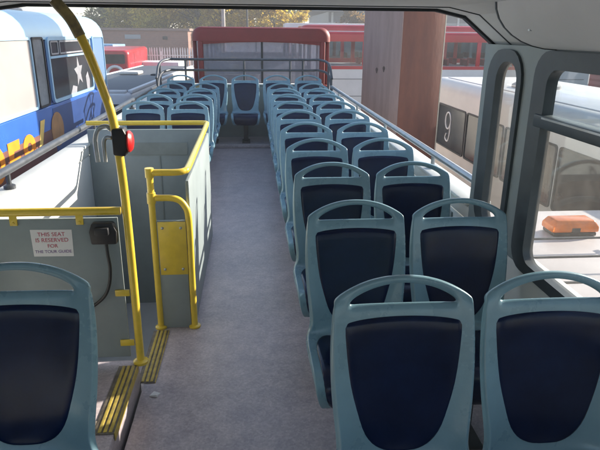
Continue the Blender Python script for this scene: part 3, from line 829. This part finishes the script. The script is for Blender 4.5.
# ---- service van with amber light bar
M_vanp = mat('pink_white_paint', (.60, .54, .52), .4, var=.08, vscale=3)
VX, VY = 2.36, .25
t = empty('van', (VX, VY, GZ), 0, 'pale van with roof rack parked between the tour bus and coach', 'van')
pr_ = [(-.0, .35), (4.6, .35), (4.62, .9), (4.55, 2.48), (4.40, 2.60), (1.25, 2.60), (1.0, 2.50), (.45, 1.35), (.0, 1.15), (-.05, .7)]
b = MB(); b.loft([[(x, y, z) for y, z in pr_] for x in (-.90, -.84)] [0:0] or [[(-.90, y * .985 + .03, min(z, 2.52)) for y, z in pr_], [(-.82, y, z) for y, z in pr_], [(.82, y, z) for y, z in pr_], [(.90, y * .985 + .03, min(z, 2.52)) for y, z in pr_]])
b.build('body', M_vanp, t, smooth=True, bevel=.02)
for s in (-1, 1):
    pane_x(t, s * .90, .95, 1.9, 1.35, 2.0, M_dark, r=.05, fr=.02)
b = MB(); b.loft([[(-.75, .49, 1.42), (.75, .49, 1.42), (.75, .50, 1.40), (-.75, .50, 1.40)], [(-.70, .88, 2.13), (.70, .88, 2.13), (.70, .89, 2.11), (-.70, .89, 2.11)]]); b.build('windscreen', M_dark, t)
for s in (-1, 1):
    b = MB(); b.box(s * .62 - .12, s * .62 + .12, -.065, -.02, .75, .95); b.build('headlight', M_lamp, t, bevel=.02)
    b = MB(); b.box(s * .82 - .05, s * .82 + .05, 4.605, 4.64, 1.2, 1.6); b.build('tail_light', M_red, t, bevel=.01)
rk = []
for x in (-.62, .30):
    b = MB(); b.tube([(x, 1.4, 2.67), (x, 3.5, 2.67)], .013, 8)
    for y in (1.5, 2.5, 3.4): b.tube([(x, y, 2.59), (x, y, 2.67)], .011, 6)
    b.build('rack_rail', M_leg, t, smooth=True)
for y in (1.5, 1.9, 2.3, 2.7, 3.1, 3.45):
    b = MB(); b.tube([(-.62, y, 2.69), (.30, y, 2.69)], .009, 8); b.build('rack_bar', M_leg, t, smooth=True)
wheels(t, .90, (.85, 3.7), .34)
M_amber = mat('amber_lens', (.85, .20, .015), .22, var=.2, vscale=14)
M_amber.node_tree.nodes['Principled BSDF'].inputs['Transmission Weight'].default_value = .25
t = empty('beacon', (2.51, 4.06, .152), 0, 'amber flashing light bar on the roof of the pale van', 'beacon')
b = MB(); b.box(-.175, .175, -.09, .09, .0, .03); b.build('base', M_black, t, bevel=.008)
b = MB(); b.loft([[(-.19, -.095, .031), (.19, -.095, .031), (.19, .095, .031), (-.19, .095, .031)], [(-.19, -.095, .075), (.19, -.095, .075), (.19, .095, .075), (-.19, .095, .075)], [(-.155, -.075, .125), (.155, -.075, .125), (.155, .075, .125), (-.155, .075, .125)]]); b.build('lens', M_amber, t, bevel=.014)
b = MB(); b.box(-.035, .035, -.098, .098, .031, .07); b.build('centre_strip', M_black, t, bevel=.004)

# ---- brown boxed pillar
M_wood1 = mat('weathered_board', (.30, .205, .19), .7, col2=(.235, .16, .145), vscale=2.2, stretch=(4, 4, .5), bump=.25, bscale=14, detail=8)
M_knot = mat('wood_knot', (.10, .06, .05), .7, col2=(.06, .04, .035), vscale=30)
M_wood2 = mat('rusty_board', (.225, .080, .050), .6, col2=(.165, .060, .042), vscale=2.0, stretch=(2, 2, .6), bump=.2, bscale=10, detail=8)
t = empty('pillar', (2.2, 8.52, GZ), R(20), 'tall brown boarded pillar rising past the roof beside the bus', 'pillar')
b = MB(); b.box(.022, .765, .022, 1.04, 0, 7.5); b.build('core', M_wood1, t)
b = MB(); b.box(.0, .02, .0, 1.06, .0, 7.5); b.build('side_board', M_wood1, t, bevel=.004)
b = MB(); b.box(.022, .770, .0, .02, .0, 7.5); b.build('front_board', M_wood2, t, bevel=.004)
b = MB(); b.box(.772, .79, -.004, .05, .0, 7.5); b.build('lit_edge_strip', mat('pale_lit_edge', (.55, .46, .36), .6, var=.1), t, bevel=.003)  # pale colour paints the sunlit edge of the pillar
for (y, z) in ((.42, 3.58), (.62, 3.55), (.3, 4.6)):
    b = MB(); b.prism([(y + .030 * math.cos(a) * (1 + .3 * math.sin(3 * a)), z + .045 * math.sin(a)) for a in [2 * math.pi * i / 12 for i in range(12)]], 'x', -.0025, .001); b.build('knot', M_knot, t)

# ---- dark-roofed single-decker behind on the stair side
M_droof = mat('dark_roof', (.085, .085, .095), .45, var=.2, vscale=2, bump=.05)
t = empty('single_decker', (-3.70, 13.2, GZ), R(-2.2), 'white single-decker with dark grey roof parked beyond the blue bus', 'bus')
b = body_loft(1.04, 10.6, .35, 2.80, .10, .25, drop=.2); b.build('body', M_white, t, smooth=True)
b = MB(); b.box(-.90, .90, .25, 10.35, 2.80, 2.835); rf = b.build('roof_panel', M_droof, t, bevel=.01)
b = MB(); b.box(.92, 1.035, .15, 10.45, 2.77, 2.85).box(-1.035, -.92, .15, 10.45, 2.77, 2.85).box(-.91, .91, .06, .18, 2.79, 2.85); b.build('roof_edge', M_white, t, bevel=.02)
b = MB(); b.box(-.55, .05, 5.2, 5.9, 2.836, 2.93); b.build('roof_hatch', M_cream, rf, bevel=.04)
b = MB(); b.box(.45, .75, 5.0, 5.35, 2.836, 2.87); b.build('roof_vent', M_gask, rf, bevel=.01)
for y in (.5, 2.1, 3.7, 5.3, 6.9, 8.5):
    for s in (-1, 1): pane_x(t, s * 1.04, y, y + 1.5, 1.55, 2.45, M_dark)
pane_y(t, 0, -.82, .82, 1.4, 2.55, M_dark, s=-1)
wheels(t, 1.04, (2.2, 8.1))

# ---- red single-decker and vans by the fence
t = empty('single_decker', (-6.75, 27.5, GZ), R(4), 'red single-decker with white arched marks facing the yard by the fence', 'bus')
b = body_loft(1.22, 8.5, .35, 3.30, .2, .2, drop=.3); b.build('body', M_bred, t, smooth=True)
pane_y(t, -.01, -1.02, -.04, 2.70, 3.12, M_dark, s=-1); pane_y(t, -.01, .04, 1.02, 2.70, 3.12, M_dark, s=-1)
for x in (-.55, .55):
    b = MB(); b.tube([(x + .36 * math.cos(R(a)), -.02, 2.22 + .36 * math.sin(R(a))) for a in range(0, 181, 15)], .07, 8); b.build('painted_arch', M_white, t, smooth=True)
    b = MB(); b.lathe([(.11, 0), (.11, -.04), (.06, -.06)], (x * 1.4, .0, 1.0), 'y', 14); b.build('headlight', M_lamp, t, smooth=True)
wheels(t, 1.22, (1.6, 6.6))
def box_van(x, y, rz, h, L, M, label, hwv=1.0):
    t = empty('box_van', (x, y, GZ), rz, label, 'van', 'box vans by the fence')
    b = MB(); b.box(-hwv, hwv, 1.7, L, .7, h); b.build('cargo_box', M, t, bevel=.04)
    b = MB(); b.prism([(0, .5), (1.65, .5), (1.65, 2.2), (.75, 2.15), (.35, 1.4), (0, 1.25)], 'x', -hwv * .92, hwv * .92); cb = b.build('cab', M, t, bevel=.05)
    b = MB(); b.loft([[(-.8, .355, 1.43), (.8, .355, 1.43), (.8, .365, 1.41), (-.8, .365, 1.41)], [(-.75, .72, 2.10), (.75, .72, 2.10), (.75, .73, 2.08), (-.75, .73, 2.08)]]); b.build('windscreen', M_dark, cb)
    wheels(t, hwv * .95, (.9, L - 1.1), .38)
M_bvan = mat('faded_blue_paint', (.16, .30, .48), .4, var=.1)
box_van(-6.6, 38.2, R(80), 3.35, 5.6, M_bvan, 'faded blue box van behind the palisade fence')
box_van(-2.1, 33.2, R(84), 2.55, 4.8, M_white, 'white box van in front of the palisade fence')
t = empty('lorry', (8.3, 33.0, GZ), R(90), 'white high-sided lorry behind the red buses', 'lorry')
b = MB(); b.box(-1.2, 1.2, 2.0, 6.4, 1.0, 4.62); b.build('cargo_box', M_white, t, bevel=.05)
b = MB(); b.prism([(0, .5), (1.9, .5), (1.9, 3.1), (.5, 3.1), (.1, 1.7), (0, 1.6)], 'x', -1.15, 1.15); b.build('cab', M_white, t, bevel=.06)
b = MB(); b.box(-1.0, 1.0, 1.5, 6.3, .7, .98); b.build('chassis', M_leg, t)
wheels(t, 1.15, (1.0, 5.2))

# ------------------------------------------------------------------ fence, buildings
M_gal = mat('galvanised', (.52, .53, .54), .45, metal=.3, var=.1)
t = empty('palisade_fence', (-6, 36, GZ), 0, 'pale steel palisade fence before the brick building', 'fence')
pk = None
for i in range(110):
    x = -7.5 + i * .15
    if pk is None:
        b = MB(); b.prism([(-.035, .0), (.035, .0), (.035, 3.1), (.012, 3.25), (.0, 3.18), (-.012, 3.25), (-.035, 3.1)], 'y', -.012, .0); pk = b.build('pale', M_gal, t); o = pk
    else:
        o = pk.copy(); COL.objects.link(o)
    o.location = (x, 0, random.uniform(-.02, .02)); o.rotation_euler.y = random.uniform(-.006, .006)
for z in (.5, 2.75):
    b = MB(); b.box(-7.6, 9.0, .003, .05, z, z + .05); b.build('fence_rail', M_gal, t)
for k in range(7):
    b = MB(); b.box(-7.5 + k * 2.7, -7.38 + k * 2.7, .052, .15, 0, 3.0); b.build('fence_post', M_gal, t)
def brickmat(name, c1, c2, mortar, scale=4.5):
    M = bpy.data.materials.new(name); M.use_nodes = True; t = M.node_tree; b = t.nodes['Principled BSDF']; b.inputs['Roughness'].default_value = .85
    tc = t.nodes.new('ShaderNodeTexCoord'); mp = t.nodes.new('ShaderNodeMapping'); mp.inputs['Rotation'].default_value = (R(90), 0, 0)
    t.links.new(tc.outputs['Object'], mp.inputs[0])
    k = t.nodes.new('ShaderNodeTexBrick'); k.inputs['Color1'].default_value = (*c1, 1); k.inputs['Color2'].default_value = (*c2, 1); k.inputs['Mortar'].default_value = (*mortar, 1); k.inputs['Scale'].default_value = scale
    t.links.new(mp.outputs[0], k.inputs[0]); t.links.new(k.outputs[0], b.inputs['Base Color'])
    return M
M_brick = brickmat('brick', (.27, .125, .09), (.20, .095, .075), (.30, .26, .23))
t = empty('brick_building', (-11, 43, GZ), 0, 'low flat-roofed red brick building behind the palisade fence', 'building')
b = MB(); b.box(-7, 6.6, 0, 9, 0, 4.20); b.build('wall', M_brick, t)
b = MB(); b.box(-7.15, 6.75, -.15, 9.1, 4.202, 4.36); b.build('coping', mat('dark_coping', (.22, .15, .13), .8, var=.1), t)
for x in (.2, 5.0):
    b = MB(); b.box(x - .16, x + .16, -.14, -.002, 3.6, 3.82); b.build('wall_lamp', M_gask, t, bevel=.02)
b = MB(); b.box(2.2, 3.3, -.08, -.002, 3.62, 3.92); b.build('name_board', M_trim, t, bevel=.01)
# hall with grey roof and mullioned wall beyond the red buses
M_hall = mat('blue_grey_cladding', (.095, .115, .16), .5, var=.15, vscale=.6)
M_hroof = mat('grey_sheet_roof', (.36, .37, .40), .5, var=.08, vscale=.4)
t = empty('hall', (9.5, 72, GZ), 0, 'blue-grey hall with sloping pale roof in the far background', 'building')
b = MB(); b.box(0, 46, 0, 24, 0, 6.6); b.build('wall', M_hall, t)
for k in range(24):
    b = MB(); b.box(.3 + k * 1.95, .55 + k * 1.95, -.25, -.003, 0, 6.55); b.build('mullion', M_gal, t)
for z in (3.3, 5.2):
    b = MB(); b.box(0, 46, -.12, -.003, z, z + .25); b.build('cladding_rail', M_hroof, t)
b = MB(); b.prism([(-2.2, 6.62), (12, 8.4), (26, 6.62), (26, 6.95), (12, 8.8), (-2.2, 6.95)], 'x', -2.2, 47); b.build('roof', M_hroof, t)
M_stone = brickmat('stone_wall', (.36, .30, .26), (.30, .25, .22), (.40, .36, .32), 2.2)
t = empty('stone_building', (15.5, 6, GZ), 0, 'low stone wall building beyond the cream coach', 'building')
b = MB(); b.box(0, 6, 0, 20, 0, 3.4); b.build('wall', M_stone, t)
b = MB(); b.box(-.25, 6.2, -.25, 20.2, 3.402, 3.6); b.build('roof_slab', M_cream, t)
for k in range(5):
    b = MB(); ring(b, -.03, .02, rrect(1.5 + k * 3.8, 3.1 + k * 3.8, 1.3, 2.6, .02), rrect(1.6 + k * 3.8, 3.0 + k * 3.8, 1.4, 2.5, .01)); wn = b.build('window', M_white, t)
    b = MB(); b.box(-.012, -.004, 1.6 + k * 3.8, 3.0 + k * 3.8, 1.4, 2.5); b.build('pane', M_dark, wn)
# lamp posts
def lamp_post(x, y, h, r, M, label):
    t = empty('lamp_post', (x, y, GZ), 0, label, 'lamp post')
    b = MB(); b.tube([(0, 0, 0), (0, 0, 1.2), (0, 0, h)], [r * 1.3, r * 1.15, r * .75], 10); b.build('column', M, t, smooth=True)
    b = MB(); b.tube(smoothpath([(0, 0, h - .02), (0, -.3, h + .25), (0, -1.2, h + .35)], 5), r * .5, 8); b.build('arm', M, t, smooth=True)
    b = MB(); b.box(-.14, .14, -1.8, -1.15, h + .28, h + .42); b.build('lantern', M_trim, t, bevel=.04)
    b = MB(); b.box(-.16, .16, -.16, .16, 0, .05); b.build('base_plate', M, t)
lamp_post(-1.36, 31.5, 9.5, .10, mat('pale_concrete', (.40, .36, .33), .8, var=.1), 'pale thick lamp post among the yellow trees behind red bus')
lamp_post(-.13, 33, 9.0, .055, M_leg, 'thin dark lamp post among the yellow trees behind red bus')

# ------------------------------------------------------------------ trees
M_bark = mat('bark', (.085, .065, .05), .9, col2=(.05, .04, .03), vscale=6, bump=.4, bscale=12)
L_yel = leafmat('yellow_leaves', (.34, .24, .025), (.68, .50, .07))
L_ygr = leafmat('yellow_green_leaves', (.27, .23, .035), (.58, .47, .08))
L_grn = leafmat('green_leaves', (.12, .13, .04), (.30, .29, .09))
L_brn = leafmat('brown_leaves', (.13, .07, .02), (.32, .19, .05))
def tree_mesh(seed, h, rx, rz, n_cl, per, leaf):
    rnd = random.Random(seed)
    tr = MB(); th = h * .42
    tr.tube(smoothpath([(0, 0, 0), (rnd.uniform(-.1, .1), rnd.uniform(-.1, .1), th * .5), (rnd.uniform(-.2, .2), rnd.uniform(-.2, .2), th), (rnd.uniform(-.3, .3), 0, h * .8)], 4), [.22 - .19 * i / 12 for i in range(13)], 8)
    V = []; F = []
    for c in range(n_cl):
        while True:
            q = Vector((rnd.uniform(-1, 1), rnd.uniform(-1, 1), rnd.uniform(-1, 1)))
            if .25 < q.length < 1: break
        cen = Vector((q.x * rx, q.y * rx, h - rz + q.z * rz))
        base = Vector((0, 0, th * rnd.uniform(.6, 1.1)))
        mid_ = (base + cen) / 2 + Vector((rnd.uniform(-.3, .3), rnd.uniform(-.3, .3), .2))
        if c % 2 == 0: tr.tube(smoothpath([base, mid_, cen], 3), [.07, .06, .055, .045, .035, .03, .02], 5)
        cr = rnd.uniform(.35, .75) * rx * .42
        for k in range(per):
            d = Vector((rnd.gauss(0, 1), rnd.gauss(0, 1), rnd.gauss(0, .8))) * cr * .55
            p = cen + d; s = leaf * rnd.uniform(.6, 1.3)
            a = Vector((rnd.uniform(-1, 1), rnd.uniform(-1, 1), rnd.uniform(-.6, .6))).normalized(); b_ = a.cross(Vector((rnd.uniform(-1, 1), rnd.uniform(-1, 1), 1))).normalized()
            n = len(V); V += [tuple(p - a * s), tuple(p + b_ * s * .55), tuple(p + a * s), tuple(p - b_ * s * .55)]; F.append((n, n + 1, n + 2, n + 3))
    me = bpy.data.meshes.new('crown'); me.from_pydata(V, [], F); me.update()
    return tr, me
def tree(name, x, y, h, rx, rz, M, label, seed, n_cl=46, per=150, leaf=.15, group=None):
    t = empty(name, (x, y, GZ), random.uniform(0, 6), label, 'tree', group)
    tr, me = tree_mesh(seed, h, rx, rz, n_cl, per, leaf)
    tr.build('trunk', M_bark, t, smooth=True)
    me.materials.append(M); o = bpy.data.objects.new('crown', me); COL.objects.link(o); o.parent = t
G = 'trees behind the yard'
T = [(-13.8, 62, 7.2, 2.6, 2.4, L_grn, 'grey-green tree at the far end of the brick building, sky above it'),
     (-10.2, 58, 8.2, 2.8, 3.0, L_ygr, 'dull olive tree behind the middle of the brick building'),
     (-7.4, 54, 11.5, 3.3, 5.0, L_ygr, 'tall yellow-green tree behind the brick building'),
     (-4.6, 52, 12.0, 3.0, 5.4, L_yel, 'tall yellow tree at the corner of the brick building'),
     (-2.2, 50, 11.0, 2.4, 5.0, L_yel, 'yellow tree behind the pale lamp post'),
     (.2, 53, 10.5, 2.6, 4.8, L_yel, 'broad yellow tree behind the thin dark lamp post'),
     (2.3, 50, 8.6, 2.1, 3.6, L_yel, 'bright yellow autumn tree above the roof of dull red bus'),
     (4.0, 54, 7.6, 1.8, 3.0, L_yel, 'small bright yellow tree between dull red bus and hall'),
     (10.0, 58, 6.6, 1.4, 1.8, L_brn, 'small orange-brown tree in front of the hall'),
     (-6.0, 66, 13.5, 4.0, 6.0, L_grn, 'large dark green tree rising behind the yellow-green ones'),
     (-.8, 68, 13.0, 4.0, 6.0, L_grn, 'large green tree behind the lamp posts'),
     (3.2, 64, 8.4, 2.6, 4.0, L_grn, 'green tree behind the bright yellow ones')]
for i, (x, y, h, rx, rz, M, lab) in enumerate(T):
    tree('tree', x, y, h, rx, rz, M, lab, 100 + i, n_cl=60 if rx > 2.2 else 34, per=150, leaf=.17, group=G)

# ------------------------------------------------------------------ thin volume added to imitate veiling lens glare
M_glare_veil = bpy.data.materials.new('glare_veil'); M_glare_veil.use_nodes = True
nt = M_glare_veil.node_tree; nt.nodes.clear()
vo = nt.nodes.new('ShaderNodeVolumePrincipled'); vo.inputs['Color'].default_value = (.93, .94, .96, 1); vo.inputs['Density'].default_value = .0032
ou = nt.nodes.new('ShaderNodeOutputMaterial'); nt.links.new(vo.outputs[0], ou.inputs['Volume'])
b = MB(); b.box(-270, 270, -270, 270, GZ - 1, 13.5)
tag(b.build('glare_veil', M_glare_veil), kind='stuff')
